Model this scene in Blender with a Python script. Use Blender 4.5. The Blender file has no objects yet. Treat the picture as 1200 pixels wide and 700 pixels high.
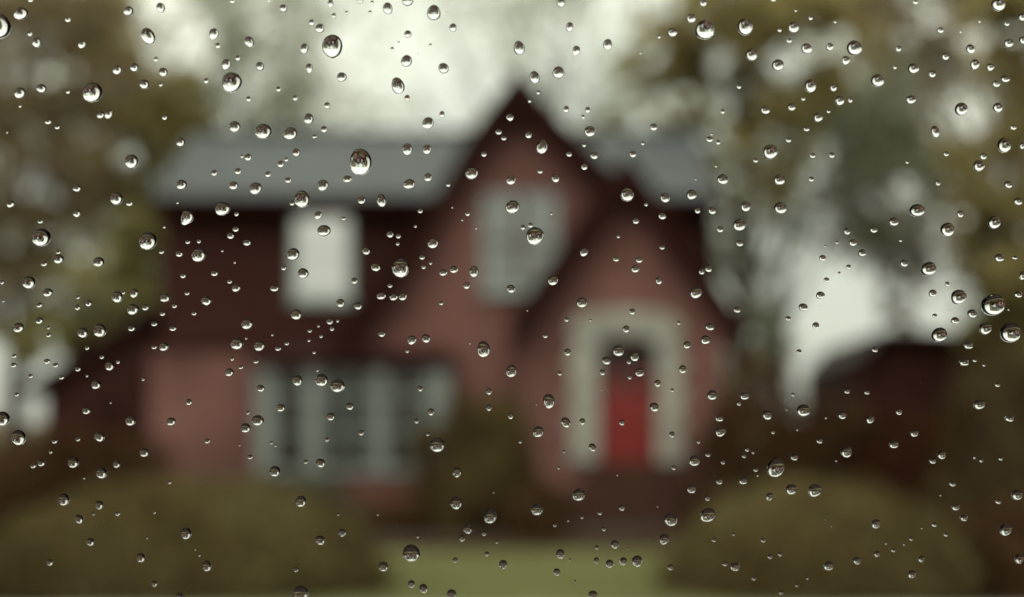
import bpy, math, random
import numpy as np
from mathutils import Vector, Matrix

SC = bpy.context.scene
COL = SC.collection
R = math.radians
random.seed(7)
RNG = np.random.default_rng(11)

# ------------------------------------------------------------------ camera
F = 1667.0            # focal length in photo pixels (50 mm on 36 mm, 1200 px wide)
EYE = 1.15            # the photo is taken through a car's side window
HZ = 535.0            # image row of the horizon
PANE_Y = 0.30
LEAN = math.radians(10)    # the car window leans inwards towards its top
cam_data = bpy.data.cameras.new("camera")
cam = bpy.data.objects.new("camera", cam_data)
COL.objects.link(cam)
cam.location = (0, 0, EYE)
cam.rotation_euler = (R(90), 0, 0)
cam_data.lens = 50
cam_data.sensor_width = 36
cam_data.shift_y = (HZ - 350) / 1200
cam_data.clip_start = 0.01
cam_data.clip_end = 3000
cam_data.dof.use_dof = True
cam_data.dof.focus_distance = PANE_Y + 0.0012
cam_data.dof.aperture_fstop = 7.0
SC.camera = cam

# ------------------------------------------------------------------ sky, sun, exposure
SUN_EL, SUN_AZ = R(42), R(200)
world = bpy.data.worlds.new("World")
SC.world = world
world.use_nodes = True
nt = world.node_tree
nt.nodes.clear()
out = nt.nodes.new("ShaderNodeOutputWorld")
sky = nt.nodes.new("ShaderNodeTexSky")
sky.sky_type = 'NISHITA'
sky.sun_disc = False
sky.sun_elevation = SUN_EL
sky.sun_rotation = SUN_AZ
sky.dust_density = 4
b1 = nt.nodes.new("ShaderNodeBackground")
b1.inputs["Strength"].default_value = 0.10
nt.links.new(sky.outputs[0], b1.inputs["Color"])
tc = nt.nodes.new("ShaderNodeTexCoord")
nz = nt.nodes.new("ShaderNodeTexNoise")
nz.inputs["Scale"].default_value = 2.2
nz.inputs["Detail"].default_value = 4
rmp = nt.nodes.new("ShaderNodeValToRGB")
rmp.color_ramp.elements[0].position = 0.3
rmp.color_ramp.elements[0].color = (0.62, 0.67, 0.58, 1)
rmp.color_ramp.elements[1].position = 0.7
rmp.color_ramp.elements[1].color = (0.95, 0.93, 0.78, 1)
nt.links.new(tc.outputs["Generated"], nz.inputs["Vector"])
nt.links.new(nz.outputs[0], rmp.inputs[0])
b2 = nt.nodes.new("ShaderNodeBackground")
nt.links.new(rmp.outputs[0], b2.inputs["Color"])
# overcast sky: luminance rises from the horizon to the zenith as 1 + 2 sin(elevation)
sx = nt.nodes.new("ShaderNodeSeparateXYZ")
cl = nt.nodes.new("ShaderNodeClamp")
ma = nt.nodes.new("ShaderNodeMath"); ma.operation = 'MULTIPLY_ADD'
ma.inputs[1].default_value = 2.2
ma.inputs[2].default_value = 0.88
nt.links.new(tc.outputs["Generated"], sx.inputs[0])
nt.links.new(sx.outputs[2], cl.inputs[0])
nt.links.new(cl.outputs[0], ma.inputs[0])
nt.links.new(ma.outputs[0], b2.inputs["Strength"])
mx = nt.nodes.new("ShaderNodeMixShader")
mx.inputs[0].default_value = 0.90
nt.links.new(b1.outputs[0], mx.inputs[1])
nt.links.new(b2.outputs[0], mx.inputs[2])
nt.links.new(mx.outputs[0], out.inputs[0])

sun_data = bpy.data.lights.new("sun", 'SUN')
sun_data.energy = 0.6
sun_data.angle = R(25)
sun_data.color = (1.0, 0.95, 0.86)
sun = bpy.data.objects.new("sun", sun_data)
COL.objects.link(sun)
# the light falls from behind the camera's left shoulder
sd = Vector((-math.sin(R(35)) * math.cos(SUN_EL), -math.cos(R(35)) * math.cos(SUN_EL), math.sin(SUN_EL)))
sun.rotation_euler = sd.to_track_quat('Z', 'Y').to_euler()
sky.sun_rotation = math.atan2(sd.x, sd.y)

SC.view_settings.view_transform = 'Standard'
SC.view_settings.look = 'None'
SC.view_settings.exposure = 0.0
SC.view_settings.gamma = 1.0
SC.view_settings.use_curve_mapping = False
SC.render.engine = 'CYCLES'
SC.cycles.use_denoising = True
SC.cycles.max_bounces = 10
SC.cycles.transmission_bounces = 8
SC.cycles.transparent_max_bounces = 8
SC.cycles.caustics_refractive = False
SC.cycles.sample_clamp_indirect = 6

# ------------------------------------------------------------------ helpers
def X(px, Y):
    return (px - 600.0) / F * Y
def Z(py, Y):
    return EYE + (HZ - py) / F * Y

def material(name, c1, c2, scale=6.0, rough=0.7, bump=0.0, spec=0.3, detail=6.0, stretch=(1, 1, 1), trans=None):
    m = bpy.data.materials.new(name)
    m.use_nodes = True
    t = m.node_tree
    p = t.nodes["Principled BSDF"]
    co = t.nodes.new("ShaderNodeTexCoord")
    mp = t.nodes.new("ShaderNodeMapping")
    mp.inputs["Scale"].default_value = stretch
    n = t.nodes.new("ShaderNodeTexNoise")
    n.inputs["Scale"].default_value = scale
    n.inputs["Detail"].default_value = detail
    r = t.nodes.new("ShaderNodeValToRGB")
    r.color_ramp.elements[0].position = 0.32
    r.color_ramp.elements[0].color = (*c1, 1)
    r.color_ramp.elements[1].position = 0.68
    r.color_ramp.elements[1].color = (*c2, 1)
    t.links.new(co.outputs["Object"], mp.inputs[0])
    t.links.new(mp.outputs[0], n.inputs["Vector"])
    t.links.new(n.outputs[0], r.inputs[0])
    t.links.new(r.outputs[0], p.inputs["Base Color"])
    p.inputs["Roughness"].default_value = rough
    p.inputs["Specular IOR Level"].default_value = spec
    if bump:
        b = t.nodes.new("ShaderNodeBump")
        b.inputs["Strength"].default_value = bump
        b.inputs["Distance"].default_value = 0.02
        t.links.new(n.outputs[0], b.inputs["Height"])
        t.links.new(b.outputs[0], p.inputs["Normal"])
    return m

def leaf_material(name, c1, c2, through=0.35):
    m = bpy.data.materials.new(name)
    m.use_nodes = True
    t = m.node_tree
    t.nodes.clear()
    o = t.nodes.new("ShaderNodeOutputMaterial")
    g = t.nodes.new("ShaderNodeNewGeometry")
    n = t.nodes.new("ShaderNodeTexNoise")
    n.inputs["Scale"].default_value = 0.9
    n.inputs["Detail"].default_value = 3
    ad = t.nodes.new("ShaderNodeMath"); ad.operation = 'MULTIPLY_ADD'
    ad.inputs[1].default_value = 0.5
    r = t.nodes.new("ShaderNodeValToRGB")
    r.color_ramp.elements[0].position = 0.35
    r.color_ramp.elements[0].color = (*c1, 1)
    r.color_ramp.elements[1].position = 0.95
    r.color_ramp.elements[1].color = (*c2, 1)
    t.links.new(g.outputs["Position"], n.inputs["Vector"])
    t.links.new(g.outputs["Random Per Island"], ad.inputs[0])
    t.links.new(n.outputs[0], ad.inputs[2])
    t.links.new(ad.outputs[0], r.inputs[0])
    d = t.nodes.new("ShaderNodeBsdfDiffuse")
    l = t.nodes.new("ShaderNodeBsdfTranslucent")
    mxs = t.nodes.new("ShaderNodeMixShader")
    mxs.inputs[0].default_value = through
    t.links.new(r.outputs[0], d.inputs[0]); t.links.new(r.outputs[0], l.inputs[0])
    t.links.new(d.outputs[0], mxs.inputs[1]); t.links.new(l.outputs[0], mxs.inputs[2])
    t.links.new(mxs.outputs[0], o.inputs[0])
    return m

def brick_material(name, c1, c2, mortar):
    m = bpy.data.materials.new(name)
    m.use_nodes = True
    t = m.node_tree
    p = t.nodes["Principled BSDF"]
    co = t.nodes.new("ShaderNodeTexCoord")
    sp = t.nodes.new("ShaderNodeSeparateXYZ")
    add = t.nodes.new("ShaderNodeMath")
    cb = t.nodes.new("ShaderNodeCombineXYZ")
    br = t.nodes.new("ShaderNodeTexBrick")
    br.inputs["Scale"].default_value = 1.0
    br.inputs["Brick Width"].default_value = 0.215
    br.inputs["Row Height"].default_value = 0.075
    br.inputs["Mortar Size"].default_value = 0.008
    br.inputs["Color1"].default_value = (*c1, 1)
    br.inputs["Color2"].default_value = (*c2, 1)
    br.inputs["Mortar"].default_value = (*mortar, 1)
    t.links.new(co.outputs["Object"], sp.inputs[0])
    t.links.new(sp.outputs[0], add.inputs[0]); t.links.new(sp.outputs[1], add.inputs[1])
    t.links.new(add.outputs[0], cb.inputs[0]); t.links.new(sp.outputs[2], cb.inputs[1])
    t.links.new(cb.outputs[0], br.inputs["Vector"])
    n = t.nodes.new("ShaderNodeTexNoise"); n.inputs["Scale"].default_value = 0.7; n.inputs["Detail"].default_value = 5
    mixc = t.nodes.new("ShaderNodeMix"); mixc.data_type = 'RGBA'; mixc.blend_type = 'MULTIPLY'
    r = t.nodes.new("ShaderNodeValToRGB")
    r.color_ramp.elements[0].position = 0.3; r.color_ramp.elements[0].color = (0.58, 0.54, 0.55, 1)
    r.color_ramp.elements[1].position = 0.7; r.color_ramp.elements[1].color = (1, 1, 1, 1)
    t.links.new(co.outputs["Object"], n.inputs["Vector"]); t.links.new(n.outputs[0], r.inputs[0])
    mixc.inputs[0].default_value = 1.0
    t.links.new(br.outputs["Color"], mixc.inputs[6]); t.links.new(r.outputs[0], mixc.inputs[7])
    t.links.new(mixc.outputs[2], p.inputs["Base Color"])
    p.inputs["Roughness"].default_value = 0.85
    b = t.nodes.new("ShaderNodeBump"); b.inputs["Distance"].default_value = 0.01; b.inputs["Strength"].default_value = 0.6; b.invert = True
    t.links.new(br.outputs["Fac"], b.inputs["Height"]); t.links.new(b.outputs[0], p.inputs["Normal"])
    return m

def shingle_material(name, c1, c2, rough=0.5):
    m = brick_material(name, c1, c2, tuple(0.6 * v for v in c1))
    t = m.node_tree
    for n in t.nodes:
        if n.type == 'TEX_BRICK':
            n.inputs["Brick Width"].default_value = 0.3
            n.inputs["Row Height"].default_value = 0.13
            n.inputs["Mortar Size"].default_value = 0.006
    t.nodes["Principled BSDF"].inputs["Roughness"].default_value = rough
    t.nodes["Principled BSDF"].inputs["Specular IOR Level"].default_value = 0.12
    return m

def glass_material(name, tint=(1, 1, 1), rough=0.0, ior=1.33):
    m = bpy.data.materials.new(name)
    m.use_nodes = True
    t = m.node_tree
    t.nodes.clear()
    o = t.nodes.new("ShaderNodeOutputMaterial")
    g = t.nodes.new("ShaderNodeBsdfGlass")
    g.inputs["Color"].default_value = (*tint, 1)
    g.inputs["Roughness"].default_value = rough
    g.inputs["IOR"].default_value = ior
    t.links.new(g.outputs[0], o.inputs[0])
    return m

def put(o, parent=None, name=None):
    COL.objects.link(o)
    if parent is not None:
        o.parent = parent
    return o

def mesh_obj(name, verts, faces, mat, parent=None, smooth=False):
    me = bpy.data.meshes.new(name)
    me.from_pydata([tuple(v) for v in verts], [], faces)
    me.materials.append(mat)
    if smooth:
        me.polygons.foreach_set("use_smooth", [True] * len(me.polygons))
    me.update()
    o = bpy.data.objects.new(name, me)
    return put(o, parent)

def empty(name, loc=(0, 0, 0)):
    o = bpy.data.objects.new(name, None)
    o.location = loc
    o.empty_display_size = 0.2
    return put(o)

def tag(o, label=None, cat=None, group=None, kind=None):
    if label: o["label"] = label
    if cat: o["category"] = cat
    if group: o["group"] = group
    if kind: o["kind"] = kind
    return o

class MB:
    """Collects boxes and prisms into one mesh."""
    def __init__(s):
        s.v, s.f = [], []
    def add(s, v, f):
        k = len(s.v)
        s.v += [tuple(p) for p in v]
        s.f += [tuple(i + k for i in q) for q in f]
    def box(s, x0, x1, y0, y1, z0, z1, b=0.0):
        if b <= 0:
            s.add([(x0, y0, z0), (x1, y0, z0), (x1, y1, z0), (x0, y1, z0), (x0, y0, z1), (x1, y0, z1), (x1, y1, z1), (x0, y1, z1)],
                  [(0, 3, 2, 1), (4, 5, 6, 7), (0, 1, 5, 4), (1, 2, 6, 5), (2, 3, 7, 6), (3, 0, 4, 7)])
        else:   # chamfered towards the front and the top
            s.prism([(x0 + b, z0), (x1 - b, z0), (x1, z0 + b), (x1, z1 - b), (x1 - b, z1), (x0 + b, z1), (x0, z1 - b), (x0, z0 + b)], y0, y1)
    def prism(s, pts, y0, y1):
        """outline in x,z (counter-clockwise seen from the front, -y) run from y0 back to y1"""
        n = len(pts)
        a = sum(pts[i][0] * pts[(i + 1) % n][1] - pts[(i + 1) % n][0] * pts[i][1] for i in range(n))
        if a < 0:
            pts = pts[::-1]
        s.add([(x, y0, z) for x, z in pts] + [(x, y1, z) for x, z in pts],
              [tuple(range(n)), tuple(range(2 * n - 1, n - 1, -1))] + [((i + 1) % n, i, i + n, (i + 1) % n + n) for i in range(n)])
    def slab(s, a, b, c, d, t):
        """quad a b c d thickened by t along its normal, downwards"""
        a, b, c, d = map(Vector, (a, b, c, d))
        n = (b - a).cross(d - a).normalized()
        if n.z < 0:
            a, b, c, d = d, c, b, a
            n = -n
        lo = [p - n * t for p in (a, b, c, d)]
        s.add([a, b, c, d] + lo, [(0, 1, 2, 3), (7, 6, 5, 4), (0, 4, 5, 1), (1, 5, 6, 2), (2, 6, 7, 3), (3, 7, 4, 0)])
    def tube(s, pts, radii, seg=8):
        k0 = len(s.v)
        rings = []
        for i, (p, r) in enumerate(zip(pts, radii)):
            p = Vector(p)
            d = (Vector(pts[min(i + 1, len(pts) - 1)]) - Vector(pts[max(i - 1, 0)])).normalized()
            u = d.orthogonal().normalized(); w = d.cross(u)
            ring = []
            for j in range(seg):
                a = 2 * math.pi * j / seg
                ring.append(len(s.v)); s.v.append(tuple(p + (u * math.cos(a) + w * math.sin(a)) * r))
            rings.append(ring)
        for A, B in zip(rings[:-1], rings[1:]):
            for j in range(seg):
                s.f.append((A[j], A[(j + 1) % seg], B[(j + 1) % seg], B[j]))
        s.f.append(tuple(rings[0][::-1])); s.f.append(tuple(rings[-1]))
    def build(s, name, mat, parent=None, smooth=False):
        return mesh_obj(name, s.v, s.f, mat, parent, smooth)

# ------------------------------------------------------------------ materials
M = {}
M['brick'] = brick_material('red_brick', (0.170, 0.058, 0.050), (0.240, 0.094, 0.080), (0.22, 0.14, 0.12))
M['brick_dark'] = brick_material('wet_red_brick', (0.12, 0.035, 0.026), (0.17, 0.052, 0.038), (0.14, 0.08, 0.06))  # darker brick tone, used on the bay plinth
M['siding'] = material('dark_brown_siding', (0.034, 0.011, 0.008), (0.055, 0.021, 0.016), 3, 0.7, 0.3, spec=0.08, stretch=(0.4, 0.4, 8))
M['slate'] = shingle_material('grey_slate', (0.052, 0.063, 0.069), (0.085, 0.098, 0.105), 0.5)
M['roof_dark'] = shingle_material('dark_red_brown_shingle', (0.026, 0.008, 0.007), (0.042, 0.014, 0.011), 0.6)
M['trim_dark'] = material('dark_brown_trim', (0.016, 0.004, 0.003), (0.026, 0.007, 0.005), 9, 0.6, 0.2, spec=0.05)
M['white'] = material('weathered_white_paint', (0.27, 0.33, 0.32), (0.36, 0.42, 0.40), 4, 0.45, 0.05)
M['blind'] = material('cream_blind', (0.80, 0.86, 0.80), (0.88, 0.92, 0.86), 1.2, 0.8, stretch=(1, 1, 6))  # pale tint helps paint in the sky reflected by the upstairs window
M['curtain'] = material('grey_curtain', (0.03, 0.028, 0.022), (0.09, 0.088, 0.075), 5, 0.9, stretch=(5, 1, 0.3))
M['room'] = material('dark_room', (0.03, 0.015, 0.012), (0.05, 0.03, 0.024), 2, 0.9)  # dark tone painted in for unlit depth behind glass and door
M['stone'] = material('pale_limestone', (0.28, 0.27, 0.24), (0.46, 0.45, 0.405), 2.2, 0.85, 0.6)
M['step'] = material('grey_stone_step', (0.045, 0.021, 0.015), (0.078, 0.042, 0.031), 6, 0.9, 0.5, spec=0.05)
M['door'] = material('red_door_paint', (0.17, 0.007, 0.006), (0.215, 0.010, 0.008), 4, 0.3, 0.1, spec=0.5)
M['brass'] = material('brass', (0.4, 0.28, 0.1), (0.5, 0.35, 0.14), 20, 0.3)
M['bark'] = material('bark', (0.035, 0.026, 0.020), (0.085, 0.068, 0.052), 7, 0.9, 0.8, stretch=(1, 1, 0.25))
M['lawn'] = material('lawn_ground', (0.120, 0.103, 0.048), (0.23, 0.215, 0.105), 0.8, 0.95, 0.4)
M['asphalt'] = material('wet_asphalt', (0.012, 0.007, 0.006), (0.021, 0.013, 0.011), 30, 0.9, 0.4, spec=0.03)
M['mulch'] = material('brown_mulch', (0.022, 0.011, 0.007), (0.045, 0.025, 0.015), 14, 0.95, 0.7, spec=0.03)
M['path'] = material('grey_brown_paving', (0.045, 0.035, 0.028), (0.06, 0.044, 0.036), 5, 0.95, 0.3, spec=0.03)
M['kerb'] = material('concrete_kerb', (0.2, 0.19, 0.17), (0.28, 0.27, 0.24), 8, 0.85, 0.3)
M['palewall'] = material('pale_render', (0.62, 0.66, 0.60), (0.74, 0.77, 0.70), 2, 0.8, 0.2)
M['water'] = glass_material('rain_water')
M['window_glass'] = None
def reflective_pane(name, ior):
    m = bpy.data.materials.new(name)
    m.use_nodes = True
    t = m.node_tree; t.nodes.clear()
    o = t.nodes.new("ShaderNodeOutputMaterial")
    g = t.nodes.new("ShaderNodeBsdfGlossy"); g.inputs["Roughness"].default_value = 0.03
    tr = t.nodes.new("ShaderNodeBsdfTransparent"); tr.inputs["Color"].default_value = (0.96, 0.98, 0.97, 1)
    fr = t.nodes.new("ShaderNodeFresnel"); fr.inputs["IOR"].default_value = ior
    x = t.nodes.new("ShaderNodeMixShader")
    t.links.new(fr.outputs[0], x.inputs[0]); t.links.new(tr.outputs[0], x.inputs[1]); t.links.new(g.outputs[0], x.inputs[2])
    t.links.new(x.outputs[0], o.inputs[0])
    return m
M['glass'] = reflective_pane('house_window_glass', 2.3)
M['glass_dim'] = reflective_pane('dim_window_glass', 1.5)
M['glass_bright2'] = reflective_pane('soft_sky_glass', 3.2)
M['glass_bright'] = reflective_pane('sky_reflecting_glass', 16)
pm = bpy.data.materials.new('clear_pane_glass'); pm.use_nodes = True
t = pm.node_tree; t.nodes.clear()
o_ = t.nodes.new("ShaderNodeOutputMaterial"); tb = t.nodes.new("ShaderNodeBsdfTransparent")
tb.inputs["Color"].default_value = (0.975, 0.98, 0.965, 1)
t.links.new(tb.outputs[0], o_.inputs[0])
M['pane'] = pm
M['leaf_olive'] = leaf_material('olive_leaves', (0.19, 0.15, 0.06), (0.42, 0.365, 0.165), 0.5)
M['leaf_brown'] = leaf_material('brown_leaves', (0.155, 0.118, 0.070), (0.34, 0.275, 0.165), 0.45)
M['leaf_yellow'] = leaf_material('yellow_green_leaves', (0.26, 0.235, 0.085), (0.44, 0.41, 0.19), 0.45)
M['leaf_grey'] = leaf_material('grey_green_leaves', (0.28, 0.29, 0.21), (0.47, 0.50, 0.38), 0.5)
M['hedge'] = leaf_material('hedge_leaves', (0.050, 0.026, 0.012), (0.130, 0.108, 0.048), 0.1)
M['shrub_dark'] = leaf_material('dark_shrub_leaves', (0.040, 0.019, 0.010), (0.095, 0.055, 0.028))
M['shrub_red'] = leaf_material('reddish_shrub_leaves', (0.035, 0.012, 0.007), (0.07, 0.028, 0.015))
M['grass_blade'] = leaf_material('grass_blades', (0.15, 0.155, 0.065), (0.28, 0.285, 0.14))
M['cabin'] = material('dark_cabin_trim', (0.012, 0.010, 0.010), (0.02, 0.017, 0.016), 30, 0.9)  # lining of the unseen cabin, kept dark for the drop rims
M['car_paint'] = material('dark_car_paint', (0.015, 0.012, 0.012), (0.022, 0.018, 0.018), 3, 0.35)
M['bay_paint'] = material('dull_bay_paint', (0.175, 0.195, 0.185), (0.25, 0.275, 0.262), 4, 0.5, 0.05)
M['hedge_mid'] = leaf_material('brown_olive_shrub_leaves', (0.050, 0.028, 0.013), (0.135, 0.105, 0.045))
M['leaf_dusk'] = leaf_material('dull_brown_leaves', (0.055, 0.036, 0.020), (0.12, 0.088, 0.045))
M['leaf_olive_grey'] = leaf_material('grey_olive_leaves', (0.06, 0.058, 0.04), (0.14, 0.14, 0.10))
M['speck'] = material('dried_speck', (0.25, 0.25, 0.23), (0.4, 0.4, 0.37), 50, 0.8)
M['door_glass'] = material('dark_door_glass', (0.03, 0.014, 0.012), (0.06, 0.03, 0.026), 6, 0.15, spec=0.4)

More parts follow.
